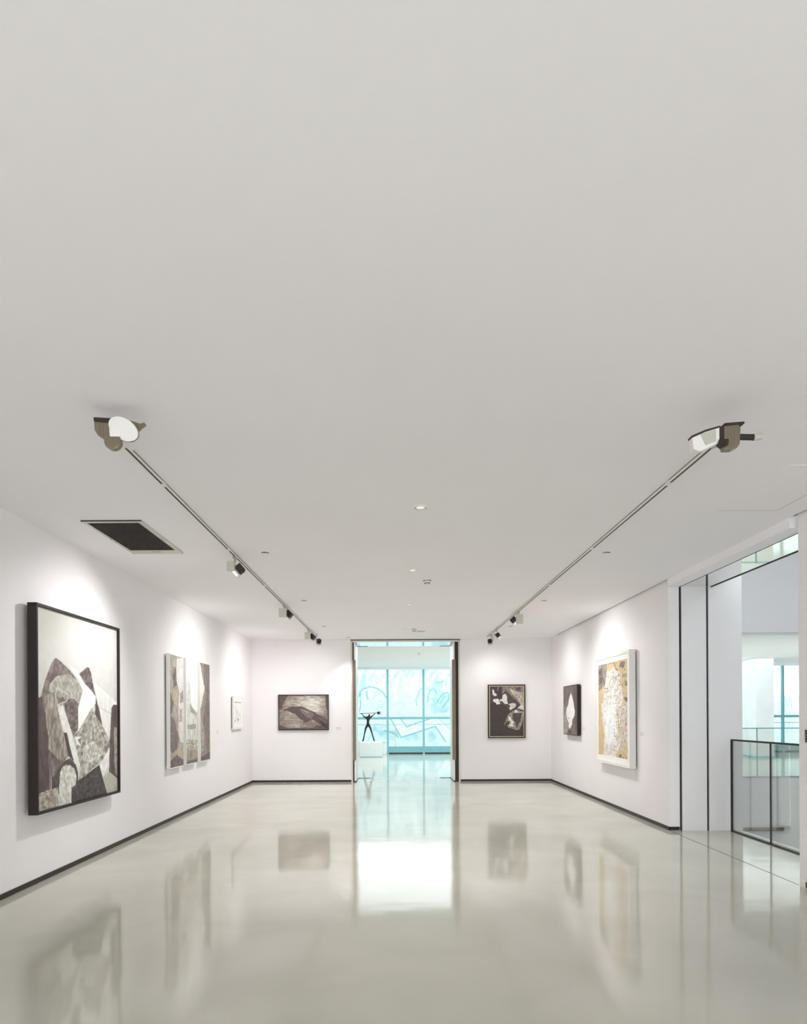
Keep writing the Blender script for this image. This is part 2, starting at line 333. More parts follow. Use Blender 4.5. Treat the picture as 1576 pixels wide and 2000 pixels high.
# --- large painting on the left wall
A = Art(190, 230, (206, 206, 200), hom([(270, 140), (905, 325), (912, 1572), (285, 1735)]))
A.grain(5, (9, 9))
A.blob(430, 250, 230, 260, (188, 188, 176), .9)
A.blob(620, 520, 260, 420, (216, 216, 212), .9)
g = (4, 4); gb = (9, 3)
A.poly([(320, 845), (345, 740), (380, 640), (410, 570), (430, 548), (460, 565), (540, 640), (600, 720), (640, 800), (640, 920), (560, 950), (330, 860)], (122, 110, 105), 26, g)
A.poly([(380, 760), (440, 690), (530, 670), (600, 720), (640, 800), (640, 900), (560, 890), (400, 830)], (168, 163, 154), 26, g)
A.line([(385, 800), (400, 745), (435, 700), (460, 690), (475, 760)], 1.4, (205, 203, 196)); A.line([(440, 780), (530, 830), (520, 880), (450, 910), (430, 850), (440, 780)], 1.4, (205, 203, 196)); A.poly([(480, 850), (500, 855), (480, 870)], (90, 78, 76))
A.poly([(600, 650), (740, 840), (742, 890), (700, 960), (640, 1050), (608, 1110), (606, 930), (640, 800), (620, 720), (530, 600)], (240, 240, 238), 3)
A.poly([(612, 670), (640, 645), (670, 620), (690, 622), (705, 660), (718, 740), (742, 845), (700, 790), (660, 750)], (98, 84, 81), 40, (3, 3))
A.poly([(742, 850), (775, 970), (795, 1070), (780, 1075), (735, 985)], (84, 70, 69), 20)
A.poly([(720, 725), (905, 890), (905, 910), (870, 915), (860, 980), (850, 1175), (795, 1075), (760, 900)], (226, 225, 221), 8, gb)
for k in range(6): A.line([(775 + 18 * k, 800 + 16 * k), (772 + 18 * k, 930 + 10 * k)], 1, (196, 193, 188), .7)
A.line([(770, 930), (858, 975)], 1, (170, 166, 160), .8)
A.poly([(275, 865), (415, 812), (430, 900), (500, 1120), (540, 1290), (400, 1480), (400, 1555), (285, 1600)], (110, 98, 93), 30, gb)
A.poly([(345, 845), (415, 812), (440, 900), (500, 1130), (540, 1290), (470, 1340), (380, 1250), (365, 1100)], (146, 138, 127), 34, (8, 3))
A.poly([(275, 865), (330, 850), (345, 960), (378, 1150), (385, 1560), (285, 1600)], (84, 67, 67), 14, (8, 4))
A.poly([(500, 940), (508, 900), (525, 872), (550, 860), (578, 868), (600, 895), (606, 940), (606, 1095), (568, 1150), (530, 1040)], (108, 99, 93), 34, (3, 6))
A.poly([(450, 945), (488, 905), (545, 1090), (622, 1370), (600, 1412), (560, 1340), (520, 1125), (492, 1118)], (226, 226, 221), 10)
A.poly([(495, 1125), (520, 1125), (545, 1240), (575, 1350), (530, 1300)], (70, 57, 56), 5)
A.poly([(568, 1150), (608, 1110), (640, 1060), (710, 930), (740, 990), (795, 1075), (850, 1175), (860, 1250), (780, 1350), (610, 1490), (625, 1390), (590, 1250)], (160, 155, 146), 48, (4, 4))
A.poly([(650, 1230), (720, 1190), (800, 1270), (770, 1330), (700, 1350), (640, 1330)], (196, 194, 187), 40, (3, 3))
A.poly([(580, 1160), (640, 1150), (600, 1180), (632, 1230), (600, 1215)], (236, 236, 233))
A.poly([(845, 1240), (870, 1245), (880, 1290), (850, 1350), (800, 1465), (770, 1380), (800, 1330)], (228, 228, 224), 14)
A.poly([(865, 930), (880, 905), (905, 905), (912, 1480), (845, 1425), (850, 1200), (860, 1000)], (88, 73, 72), 18, gb)
A.poly([(882, 1080), (910, 1080), (910, 1462), (890, 1425)], (158, 153, 143), 24)
A.poly([(800, 1465), (845, 1422), (912, 1480), (912, 1572), (828, 1592)], (182, 180, 167), 8)
A.poly([(540, 1560), (610, 1490), (770, 1370), (830, 1592), (555, 1668)], (62, 52, 51), 30, (3, 3))
A.poly([(405, 1560), (405, 1475), (500, 1340), (545, 1320), (590, 1370), (607, 1440), (607, 1530), (540, 1600), (450, 1600)], (76, 62, 61), 14)
A.poly([(285, 1605), (455, 1538), (458, 1692), (285, 1740)], (158, 152, 138), 42, (3, 4))
A.poly([(455, 1695), (468, 1430), (482, 1390), (510, 1372), (545, 1375), (578, 1402), (592, 1450), (590, 1520), (556, 1548), (556, 1668)], (206, 204, 196), 30, (4, 3))
picture('framed_painting', (-3.44, 7.125, .69), R(90), 1.87, 1.985, .11, 'large black-framed painting of grey angular peaks and arches, nearest on the left wall', 'painting', 'black', .026, .028, A)

# --- triptych
def trip(q, draw, y, label, w):
    a = Art(70, 230, (165, 158, 145), hom(q)); draw(a)
    return picture('triptych_panel', (XL + .0, y, .815), R(90), w, 1.742, .075, label, 'painting', 'white', .014, .006, a, group='upright panels of the left wall triptych', gap=.018)
def t1(a):
    a.grain(22, (10, 3)); a.poly([(205, 240), (380, 285), (383, 420), (205, 400)], (172, 168, 152), 20, (8, 4))
    a.poly([(300, 300), (380, 290), (385, 1400), (350, 1385), (330, 1300), (320, 900), (332, 740), (292, 560)], (218, 214, 211), 14, (10, 3))
    a.poly([(245, 520), (285, 400), (302, 640), (262, 680)], (104, 90, 86), 30, (5, 2)); a.poly([(345, 750), (380, 700), (382, 860), (340, 880)], (150, 145, 134), 34, (4, 2))
    a.poly([(207, 700), (262, 900), (213, 1100)], (118, 103, 98), 22, (6, 2)); a.poly([(213, 1020), (275, 1110), (322, 1320), (312, 1480), (240, 1540), (213, 1500)], (118, 102, 98), 16, (12, 3))
    a.poly([(213, 1640), (300, 1560), (390, 1620), (392, 1700), (213, 1740)], (100, 85, 82), 30, (6, 3)); a.blob(285, 820, 34, 120, (198, 178, 140), .9, 1.2, (3, 2))
    a.poly([(340, 960), (372, 950), (372, 1120), (335, 1120)], (166, 160, 150), 50, (4, 2)); a.blob(330, 1520, 40, 60, (196, 176, 140), .9, 1.2, (3, 2)); a.grain(16, (3, 1.5))
def t2(a):
    a.poly([(400, 280), (580, 280), (580, 1000), (400, 1000)], (228, 232, 230), 5, (20, 6)); a.poly([(425, 620), (450, 560), (475, 640), (475, 860), (520, 990), (560, 1000), (560, 1400), (422, 1400), (422, 700)], (206, 203, 198), 22, (12, 3))
    a.poly([(470, 900), (490, 930), (545, 1010), (560, 1060), (480, 1010)], (150, 145, 135), 40, (4, 2)); a.poly([(440, 1180), (545, 1160), (545, 1230), (445, 1235)], (158, 153, 142), 46, (5, 2))
    a.poly([(420, 1370), (570, 1365), (570, 1500), (420, 1510)], (168, 162, 146), 56, (3, 3)); a.poly([(420, 1505), (570, 1495), (570, 1660), (420, 1700)], (146, 138, 122), 36, (10, 2))
    a.poly([(420, 1650), (570, 1600), (570, 1660), (420, 1700)], (104, 88, 84), 14); a.grain(9, (4, 2))
def t3(a):
    a.poly([(590, 340), (735, 380), (735, 1620), (600, 1650)], (140, 128, 117), 26, (10, 3)); a.poly([(650, 360), (728, 380), (728, 1500), (690, 1500), (640, 1100), (690, 830), (655, 640)], (118, 102, 98), 18, (8, 3))
    a.poly([(600, 350), (612, 400), (632, 540), (662, 690), (630, 860), (612, 960), (603, 980)], (222, 222, 217), 10); a.poly([(603, 1080), (640, 1150), (660, 1300), (650, 1500), (606, 1560)], (158, 152, 140), 26, (8, 3))
    a.poly([(606, 1600), (728, 1520), (728, 1620), (606, 1650)], (92, 76, 75), 14); a.grain(16, (4, 1.5))
trip([(205, 240), (380, 285), (390, 1695), (213, 1738)], t1, 10.33, 'left panel of the triptych, olive and grey with pale upper right', .665)
trip([(415, 295), (565, 338), (567, 1650), (422, 1690)], t2, 11.10, 'middle panel of the triptych, mostly white fading to grey at the foot', .645)
trip([(600, 347), (725, 380), (728, 1618), (607, 1645)], t3, 11.865, 'right panel of the triptych, dark brown with a white streak at left', .625)
# --- small white framed drawing
A = Art(60, 60, (236, 236, 233), hom([(1060, 845), (1150, 855), (1148, 1170), (1062, 1170)]))
A.line([(1062, 858), (1146, 862)], 2.6, (150, 148, 128)); A.line([(1062, 850), (1148, 858), (1146, 1150), (1066, 1150)], .8, (200, 198, 196))
for p in ([(1085, 900), (1078, 1000), (1090, 1100)], [(1100, 960), (1112, 1050), (1130, 1040)], [(1090, 1010), (1108, 1090)], [(1128, 990), (1138, 1080)], [(1070, 1090), (1120, 1100)], [(1075, 880), (1074, 990)]): A.line(p, 1.3, (178, 172, 170))
A.blob(1070, 1125, 8, 12, (110, 98, 95), .5); A.blob(1107, 1115, 10, 14, (90, 78, 76), .5); A.blob(1095, 1000, 6, 30, (190, 160, 158), .8)
picture('framed_drawing', (XL, 14.45, 1.325), R(90), .86, .715, .055, 'small white-framed line drawing on the left wall beside the far corner', 'picture', 'white', .05, .012, A, mat_w=.07, pname='drawing')
# --- crow
A = Art(230, 160, (128, 114, 107), hom([(245, 275), (1200, 272), (1203, 938), (250, 940)]))
A.grain(18, (2, 22)); A.grain(12, (12, 3))
sm = np.clip(.5 + 2.6 * vnoise(160, 230, 2, 20), 0, 1)
A.blob(830, 440, 430, 240, (176, 170, 152), .8, .8, (3, 16)); A.blob(860, 430, 330, 170, (222, 219, 213), .8, .9, (2.5, 16), mask=.35 + .65 * sm); A.blob(930, 590, 260, 90, (215, 210, 206), .8, .8, (2.5, 14), mask=.3 + .7 * sm)
A.blob(480, 700, 300, 260, (176, 172, 158), .9, .9, (2.5, 16), mask=.3 + .7 * sm); A.blob(440, 420, 130, 110, (168, 162, 146), .8, .9, (2.5, 12)); A.blob(600, 860, 180, 60, (172, 168, 154), .8, .9, (2, 12))
A.poly([(245, 275), (430, 275), (330, 420), (310, 540), (245, 540)], (92, 76, 76), 16, (3, 8)); A.poly([(1145, 275), (1200, 275), (1203, 600), (1160, 500)], (92, 76, 76), 12, (4, 5))
A.poly([(920, 900), (1000, 850), (1203, 900), (1203, 938), (250, 940), (260, 840), (400, 910)], (94, 78, 77), 14, (3, 10))
cr = [(322, 572), (345, 548), (400, 530), (450, 503), (510, 484), (560, 496), (690, 488), (760, 520), (860, 570), (970, 610), (985, 640), (1060, 665), (1100, 700), (1185, 730), (1203, 800), (1203, 915), (1150, 905), (1090, 880), (1000, 810), (940, 762), (900, 745), (820, 775), (780, 802), (740, 806), (690, 792), (745, 770), (700, 750), (650, 730), (600, 670), (545, 628), (480, 606), (420, 575), (400, 566), (350, 582), (335, 590), (370, 566)]
k = A.poly(cr, (88, 73, 73), 8, (4, 6)); A.poly([(640, 530), (740, 540), (850, 580), (930, 650), (880, 730), (780, 690), (690, 610)], (120, 105, 100), 22, (3, 8))
A.poly([(700, 560), (800, 590), (840, 640), (760, 600)], (160, 150, 132), 26, (2, 8)); A.poly([(1020, 755), (1110, 800), (1180, 860), (1190, 912), (1090, 880)], (60, 52, 50), 6)
A.line([(1030, 720), (1190, 800)], 1.3, (150, 142, 130)); A.line([(1010, 700), (1180, 740)], 1, (140, 132, 122)); A.line([(450, 600), (500, 655)], 1.6, (225, 223, 217)); A.line([(880, 755), (930, 790)], 2, (196, 190, 180)); A.line([(345, 550), (400, 545), (380, 560)], 2, (58, 50, 49))
picture('framed_painting', (-2.213, YB, 1.262), 0, 1.215, .86, .06, 'framed brown painting of a crow leaning left, left of the doorway', 'painting', 'black', .018, .012, A)
# --- dark collage
A = Art(150, 210, (62, 53, 50), hom([(195, 228), (655, 228), (655, 915), (195, 915)]))
A.grain(4, (6, 6)); A.poly([(195, 228), (330, 228), (300, 380), (230, 470), (195, 460)], (72, 60, 59), 14)
A.poly([(365, 228), (655, 228), (655, 560), (610, 480), (430, 300), (400, 300), (365, 340)], (128, 114, 107), 30, (5, 5)); A.poly([(450, 250), (560, 300), (650, 320), (650, 450), (600, 440), (500, 330)], (172, 165, 150), 44, (4, 5)); A.poly([(540, 250), (610, 240), (620, 290), (560, 290)], (90, 74, 73), 10)
A.poly([(570, 400), (655, 440), (655, 560), (610, 480)], (176, 162, 136), 36, (3, 3)); A.poly([(415, 290), (615, 480), (480, 590), (455, 550), (400, 480), (330, 470)], (80, 67, 66), 10)
A.poly([(570, 530), (620, 480), (652, 500), (652, 556)], (206, 203, 198), 12); A.poly([(235, 265), (252, 280), (262, 315), (297, 345), (270, 365), (235, 340)], (220, 215, 212), 20); A.poly([(245, 405), (310, 398), (325, 420), (340, 470), (290, 478), (275, 450), (245, 440)], (224, 219, 216), 14)
A.poly([(370, 350), (410, 330), (432, 370), (430, 420), (445, 470), (400, 472), (365, 430), (340, 435), (325, 412), (365, 400)], (220, 216, 212), 22, (3, 3)); A.poly([(450, 475), (500, 458), (545, 460), (552, 495), (520, 530), (470, 555), (460, 520), (480, 505)], (204, 198, 188), 34, (3, 3)); A.line([(320, 415), (350, 455), (370, 480)], 2, (62, 53, 50)); A.line([(325, 232), (308, 262), (305, 285)], 2, (170, 165, 155))
A.poly([(470, 590), (560, 540), (655, 580), (635, 740), (600, 820), (545, 826), (440, 790), (415, 700), (400, 770), (395, 740), (440, 620)], (142, 132, 120), 34, (5, 4)); A.poly([(503, 600), (632, 596), (600, 720), (558, 792), (530, 700), (505, 660)], (78, 65, 64), 10)
A.poly([(450, 640), (475, 645), (495, 695), (522, 715), (505, 745), (520, 780), (440, 770), (480, 740), (478, 710), (448, 690)], (224, 221, 216), 18); A.poly([(430, 710), (470, 710), (450, 760), (415, 755)], (72, 60, 58)); A.poly([(530, 560), (560, 550), (580, 585), (530, 590)], (220, 216, 212)); A.line([(635, 600), (555, 800)], 1.6, (70, 58, 57))
picture('framed_painting', (2.686, YB, 1.048), 0, .90, 1.29, .06, 'upright painting of pale torn shapes on black with a cream fillet, right of the doorway', 'painting', 'black', .028, .012, A, fillet=.014)
# --- white flame
A = Art(110, 130, (112, 98, 94), hom([(1232, 225), (1420, 190), (1420, 912), (1240, 893)]))
A.grain(18, (8, 4)); A.poly([(1360, 190), (1420, 190), (1420, 912), (1380, 700), (1375, 500)], (92, 77, 76), 14, (8, 4)); A.blob(1262, 700, 45, 240, (172, 168, 155), .8, .9, (6, 4)); A.blob(1250, 860, 60, 60, (176, 170, 156), .8, .8)
A.poly([(1265, 520), (1275, 640), (1290, 760), (1320, 828), (1360, 730), (1375, 640), (1350, 780), (1310, 840), (1270, 700)], (150, 144, 134), 20)
A.poly([(1332, 312), (1340, 335), (1352, 375), (1370, 450), (1378, 520), (1388, 570), (1384, 640), (1352, 700), (1350, 760), (1320, 822), (1300, 790), (1308, 740), (1285, 700), (1268, 600), (1276, 530), (1298, 480), (1302, 430), (1318, 360)], (234, 234, 232), 8, (6, 3))
A.line([(1290, 690), (1312, 665), (1308, 700)], 1.5, (120, 108, 102)); A.poly([(1290, 840), (1340, 840), (1340, 880), (1300, 880)], (90, 75, 74), 12)
picture('framed_painting', (XR, 14.0, 1.175), R(-90), 1.085, 1.045, .085, 'painting of a white flame shape on brown, far end of the right wall', 'painting', 'black', .012, .004, A)
# --- gold and white figure
A = Art(120, 190, (208, 182, 138), hom([(193, 430), (605, 328), (605, 1715), (200, 1645)]))
A.grain(8, (6, 6)); A.poly([(193, 430), (315, 400), (305, 600), (290, 700), (200, 790)], (146, 138, 124), 34, (6, 3)); A.poly([(200, 480), (250, 470), (250, 580), (200, 580)], (112, 98, 94), 26, (4, 3)); A.poly([(205, 600), (270, 600), (240, 680), (205, 700)], (108, 94, 90), 20)
A.poly([(330, 400), (430, 370), (420, 400), (380, 400), (335, 420)], (160, 152, 134), 20)
A.poly([(292, 690), (312, 480), (355, 520), (400, 440), (430, 490), (480, 500), (520, 560), (500, 680), (548, 780), (520, 1000), (470, 1100), (480, 1400), (500, 1500), (440, 1690), (270, 1650), (278, 1400), (240, 1100), (235, 960), (200, 960), (200, 800), (270, 790)], (222, 218, 213), 22, (5, 4))
A.poly([(193, 800), (272, 795), (262, 950), (200, 960)], (208, 182, 138), 12); A.poly([(300, 980), (440, 960), (450, 1500), (290, 1500)], (234, 236, 234), 12, (6, 5)); A.poly([(470, 1010), (605, 930), (605, 1480), (500, 1620), (480, 1300)], (206, 200, 190), 26, (4, 3))
kk = vnoise(190, 120, 3, 3) > .16; kk &= (A.X > .62); A.a[kk] = (208, 182, 138); kk = (vnoise(190, 120, 3, 3) > .3) & (A.X > .55); A.a[kk] = (150, 140, 124); kk = (vnoise(190, 120, 3, 4) > .43); A.a[kk] = (165, 155, 138)
A.poly([(500, 390), (530, 370), (572, 372), (560, 440), (530, 480), (515, 440), (485, 460)], (116, 103, 98), 12); A.poly([(525, 545), (600, 540), (600, 595), (530, 590)], (158, 150, 132), 18); A.poly([(560, 640), (605, 640), (605, 720), (570, 700)], (128, 116, 104), 26)
A.poly([(550, 870), (600, 870), (600, 930), (570, 920)], (104, 90, 86), 20); A.line([(420, 395), (440, 470), (470, 500), (485, 575)], 1.8, (70, 58, 57)); A.line([(312, 480), (310, 600)], 1.2, (110, 100, 94)); A.line([(385, 460), (378, 530), (410, 520), (400, 600), (370, 620), (350, 680), (370, 735), (410, 715), (440, 620)], 1.1, (150, 142, 130))
A.line([(280, 750), (330, 750), (335, 790), (285, 800), (290, 760)], 1.5, (130, 118, 96)); A.line([(465, 1040), (470, 1200), (485, 1350)], 1.3, (120, 108, 98)); A.poly([(490, 1640), (520, 1650), (510, 1690), (480, 1680)], (110, 96, 80), 20)
picture('framed_painting', (XR, 11.235, .757), R(-90), 1.77, 1.86, .12, 'white-framed painting of a pale figure on gold, nearest on the right wall', 'painting', 'white', .05, .02, A, mat_w=.085)
# --- mural outside
def wx(zx, zy): return (660 + zx / 5.837 - 772) / 1300 * 31, 1.6 + (1398 - (1230 + zy / 5.837)) / 1300 * 31
MX0, MX1, MZ = -4.5, 8.0, 4.3
def mf(p): x, z = wx(*p); return (x - MX0) / (MX1 - MX0), 1 - z / MZ
A = Art(420, 150, (222, 229, 229), mf); A.grain(3, (6, 6))
def lc(p, w_=1.4, c=(112, 176, 185), al=.9): A.line(p, w_, c, al)
sh = (205, 222, 226); bgk = np.clip(vnoise(150, 420, 5, 8) * 3 + .4, 0, 1)
for c_ in ((300, 560, 110, 150), (480, 540, 130, 130), (900, 490, 170, 70), (1130, 560, 160, 130), (700, 520, 70, 130), (1150, 780, 130, 160), (620, 1180, 80, 70), (850, 1210, 120, 70), (480, 1150, 100, 100), (1180, 900, 130, 80), (1060, 1210, 60, 90), (780, 470, 90, 40)):
    A.blob(*c_, (176, 204, 210), .5, .9, (5, 6), mask=.55 + .45 * bgk)
def hair(x0, y0, x1, y1, bow, w_, c=(240, 244, 244), al=1):
    A.line([(x0 + (x1 - x0) * u + bow * math.sin(math.pi * u), y0 + (y1 - y0) * u) for u in np.linspace(0, 1, 9)], w_, c, al)
hr_ = random.Random(11)
for k in range(46):
    x = hr_.uniform(250, 1270); L_ = hr_.uniform(90, 330) * (1 if 580 < x < 960 else .6); y = 462 + hr_.uniform(0, 40); dx = -hr_.uniform(10, 50) - L_ * .15
    w_ = hr_.choice((1.6, 2.4, 3.6)); bw = -hr_.uniform(4, 26); hair(x, y, x + dx, y + L_, bw, w_)
    if k % 2: hair(x + 6, y + 10, x + dx + 10, y + L_ * .8, bw, .9, (150, 202, 208), .8)
lc([(240, 760), (255, 705), (295, 675), (370, 648), (450, 668), (515, 715), (555, 775)], 2); lc([(335, 700), (330, 740), (345, 790)], 1.8); lc([(262, 720), (255, 780), (262, 860), (245, 930)], 1.5)
lc([(487 + 34 * math.cos(a), 850 + 36 * math.sin(a)) for a in np.linspace(0, 6.3, 20)], 1.2, (170, 210, 215)); lc([(390 + 0, 800), (385, 860), (420, 905)], 1, (190, 220, 224)); lc([(460, 690), (425, 720), (420, 770), (398, 790)], 1.2, (170, 210, 215))
lc([(560, 800), (640, 870), (700, 970), (760, 980)], 1.3, (180, 214, 220)); lc([(650, 850), (690, 835), (735, 838), (750, 870), (735, 910), (700, 930)], 1.3, (185, 216, 221))
lc([(960, 672), (930, 690), (915, 750), (890, 800), (900, 865)], 1.3); lc([(1020, 830), (1035, 740), (1055, 680), (1108, 682), (1118, 720)], 1.3); lc([(1130, 830), (1190, 740), (1240, 715), (1270, 745), (1262, 800), (1190, 895)], 1.5); lc([(1160, 850), (1215, 760)], 1.2); lc([(1120, 610), (1165, 605), (1215, 590)], 1.2)
A.poly([(600, 1000), (720, 1010), (785, 1105), (1000, 1035), (1150, 1018), (1290, 1140), (1290, 1180), (1240, 1280), (1110, 1100), (720, 1225)], (240, 243, 242))
lc([(600, 1010), (720, 1225), (970, 1145), (1110, 1100), (1225, 1275)], 1.9); lc([(715, 1015), (782, 1108), (880, 1070), (1040, 1020)], 1.9); lc([(670, 1030), (745, 1160), (1120, 1040), (1250, 1185)], .9, (195, 205, 208)); lc([(1150, 1018), (1290, 1150)], 1.2, (160, 205, 212))
lc([(530, 1145), (600, 1165), (650, 1185), (690, 1225)], 1.9); lc([(430, 1130), (340, 1265)], 1.2, (170, 210, 215)); lc([(370, 1090), (440, 1150)], 1.2, (170, 210, 215)); lc([(1090, 1110), (1085, 1320)], 1.1, (180, 212, 217)); lc([(1110, 1110), (1112, 1320)], 1.1, (180, 212, 217)); lc([(600, 1250), (680, 1230), (740, 1240), (745, 1320)], 1, (190, 216, 220)); lc([(240, 1200), (290, 1180)], 1.2, (170, 210, 215))
mu = thing('mural_wall', (0, 31, -.05), 'pale outdoor wall mural of flowing cyan line drawing behind the lobby glass', 'mural')
B('wall_panel', 'ground', (MX0, MX1, .01, .25, 0, MZ + .05), parent=mu); o = A.mesh('mural_face', MX0, MX1, .05, MZ + .05, 0, 'mural', mu)
mg = thing('mural_wall', (8, 31, -.05), 'lower pale outdoor mural wall seen through the stair opening', 'mural')
A2 = Art(300, 60, (226, 234, 235), lambda p: p); A2.grain(8, (6, 6))
for k in range(40):
    x = rng.rand(); A2.line([(x, .02), (x + .02, .4), (x + .005, .7)], 2.5 if k % 2 else 1, (240, 243, 242) if k % 2 else (170, 206, 212), .8)
B('wall_panel', 'ground', (.02, 16, .01, .25, 0, 2.5), parent=mg); A2.mesh('mural_face', .02, 16, 0, 2.5, 0, 'mural', mg)

# ------------------------------------------------------------------ sculpture and plinth
p = thing('plinth', (-.955, 26.16, 0), 'white plinth under the bronze figure in the lobby', 'plinth')
B('body', 'plinth', (-.425, .425, -.4, .4, .02, .57), parent=p, bevel=.006); B('base_line', 'teal', (-.42, .42, -.405, .39, 0, .02), parent=p)
def sx(x, y): return (x - 772) * .02012 + .955, 0, 1.6 + (1398 - y) * .02012 - .575
sc_ = thing('bronze_sculpture', (-.955, 26.16, .597), 'thin dark bronze figure raising a long rod on the white plinth', 'sculpture')
def skin(name, nodes, edges, parent, m='stat', root=0):
    me = bpy.data.meshes.new(name); me.from_pydata([n_[0] for n_ in nodes], edges, []); me.materials.append(M[m])
    o = bpy.data.objects.new(name, me); COL.objects.link(o); o.parent = parent
    md = o.modifiers.new('s', 'SKIN'); sv = me.skin_vertices[0].data
    for i, n_ in enumerate(nodes): sv[i].radius = n_[1]; sv[i].use_root = (i == root)
    o.modifiers.new('u', 'SUBSURF').levels = 1; o.modifiers['u'].render_levels = 1; return o
def N(x, y, r, dy=0): a = sx(x, y); r *= 1.2; return ((a[0], a[1] + dy, a[2] + (.01 if y > 1440 else 0)), (r, r))
nodes = [N(718.7, 1416.5, .05), N(718.5, 1411, .042), N(719, 1406, .05), N(719.6, 1401.8, .075), N(720.6, 1399.8, .03), N(721.2, 1397.6, .034), N(721.8, 1395.6, .028),
         N(715.5, 1402.3, .04), N(711, 1401.2, .026), N(708.8, 1397.8, .015), N(706.6, 1394.6, .014), N(703.8, 1394.4, .016),
         N(723.6, 1402, .036), N(726.6, 1399.6, .022), N(729.6, 1397, .015), N(733, 1394, .014),
         N(716.4, 1418.5, .04), N(714, 1423.5, .034), N(711.3, 1436, .02, -.02), N(708.8, 1448.0, .026, -.04), N(708.6, 1448.9, .02, -.1),
         N(721, 1418.5, .04), N(723.3, 1423, .034), N(727, 1436, .02, .02), N(730, 1446.5, .026, .04), N(731, 1448.9, .02, -.02)]
skin('figure', nodes, [(0, 1), (1, 2), (2, 3), (3, 4), (4, 5), (5, 6), (3, 7), (7, 8), (8, 9), (9, 10), (10, 11), (3, 12), (12, 13), (13, 14), (14, 15), (0, 16), (16, 17), (17, 18), (18, 19), (19, 20), (0, 21), (21, 22), (22, 23), (23, 24), (24, 25)], sc_)
bm = bmesh.new(); cyl(bm, sx(701.6, 1394.2), sx(744, 1393.4), .011, n=10); obj('rod', bm, 'stat', sc_)
bm = bmesh.new(); g_ = bmesh.ops.create_icosphere(bm, subdivisions=2, radius=.05)
for v in g_['verts']: v.co *= 1 + .35 * random.random()
c0 = Vector(sx(739, 1393.4)); bmesh.ops.translate(bm, vec=c0, verts=g_['verts']); obj('knot', bm, 'stat', sc_)
bm = bmesh.new(); c0 = Vector(sx(741.8, 1393.4))
for i in range(16):
    a1, a2 = i * math.pi / 8, (i + 1) * math.pi / 8
    cyl(bm, c0 + Vector((math.cos(a1) * .055, 0, math.sin(a1) * .062)), c0 + Vector((math.cos(a2) * .055, 0, math.sin(a2) * .062)), .006, n=6)
obj('hoop', bm, 'stat', sc_)
bm = bmesh.new(); c0 = Vector(sx(718.8, 1418))
for i in range(12):
    a1, a2 = i * math.pi / 6, (i + 1) * math.pi / 6
    cyl(bm, c0 + Vector((math.cos(a1) * .07, math.sin(a1) * .05, -.02)), c0 + Vector((math.cos(a2) * .07, math.sin(a2) * .05, -.02)), .012, n=6)
obj('belt', bm, 'stat', sc_)

# ------------------------------------------------------------------ balustrades
br = thing('glass_balustrade', (4.58, 6.22, 0), 'frameless glass balustrade with dark top rail at the side opening', 'balustrade')
for i, (a, b_) in enumerate(((0.0, .96), (.975, 1.90), (1.92, 2.84))): B('glass_panel', 'glassy', (-.006, .006, a, b_, .012, 1.235), parent=br)
B('top_rail', 'dark', (-.012, .012, 0, 2.86, 1.235, 1.258), parent=br, bevel=.003); B('base_shoe', 'dark', (-.012, .012, 0, 2.86, 0, .012), parent=br)
B('end_post', 'dark', (-.012, .012, 2.84, 2.86, .0, 1.24), parent=br)
for y in (.9675, 1.91): B('joint_strip', 'dark', (-.008, .008, y - .006, y + .006, .012, 1.235), parent=br)
b2 = thing('glass_balustrade', (4.8, 16.92, 0), 'distant glass balustrade at the lobby edge across the stair void', 'balustrade')
xs = [0.02, 1.65, 3.05, 4.45, 5.85, 7.25]
for i, x in enumerate(xs[:-1]):
    B('glass_panel', 'glassy', (x + .01, xs[i + 1] - .01, -.006, .006, .0, 1.22), parent=b2); B('joint_strip', 'teal', (xs[i + 1] - .01, xs[i + 1] + .01, -.008, .008, 0, 1.22), parent=b2)
B('top_rail', 'teal', (.0, 7.27, -.012, .012, 1.22, 1.245), parent=b2)
b2.location.y = 17.03
hr = thing('stair_handrail', (8.8, 16.93, -1.38), 'short dark handrail on the wall below the far balustrade', 'handrail')
B('rail', 'tan', (0, 1.06, -.03, .02, 0, .085), parent=hr, bevel=.01)
for x in (.12, .9): B('bracket', 'tan', (x, x + .04, .02, .07, .02, .06), parent=hr)

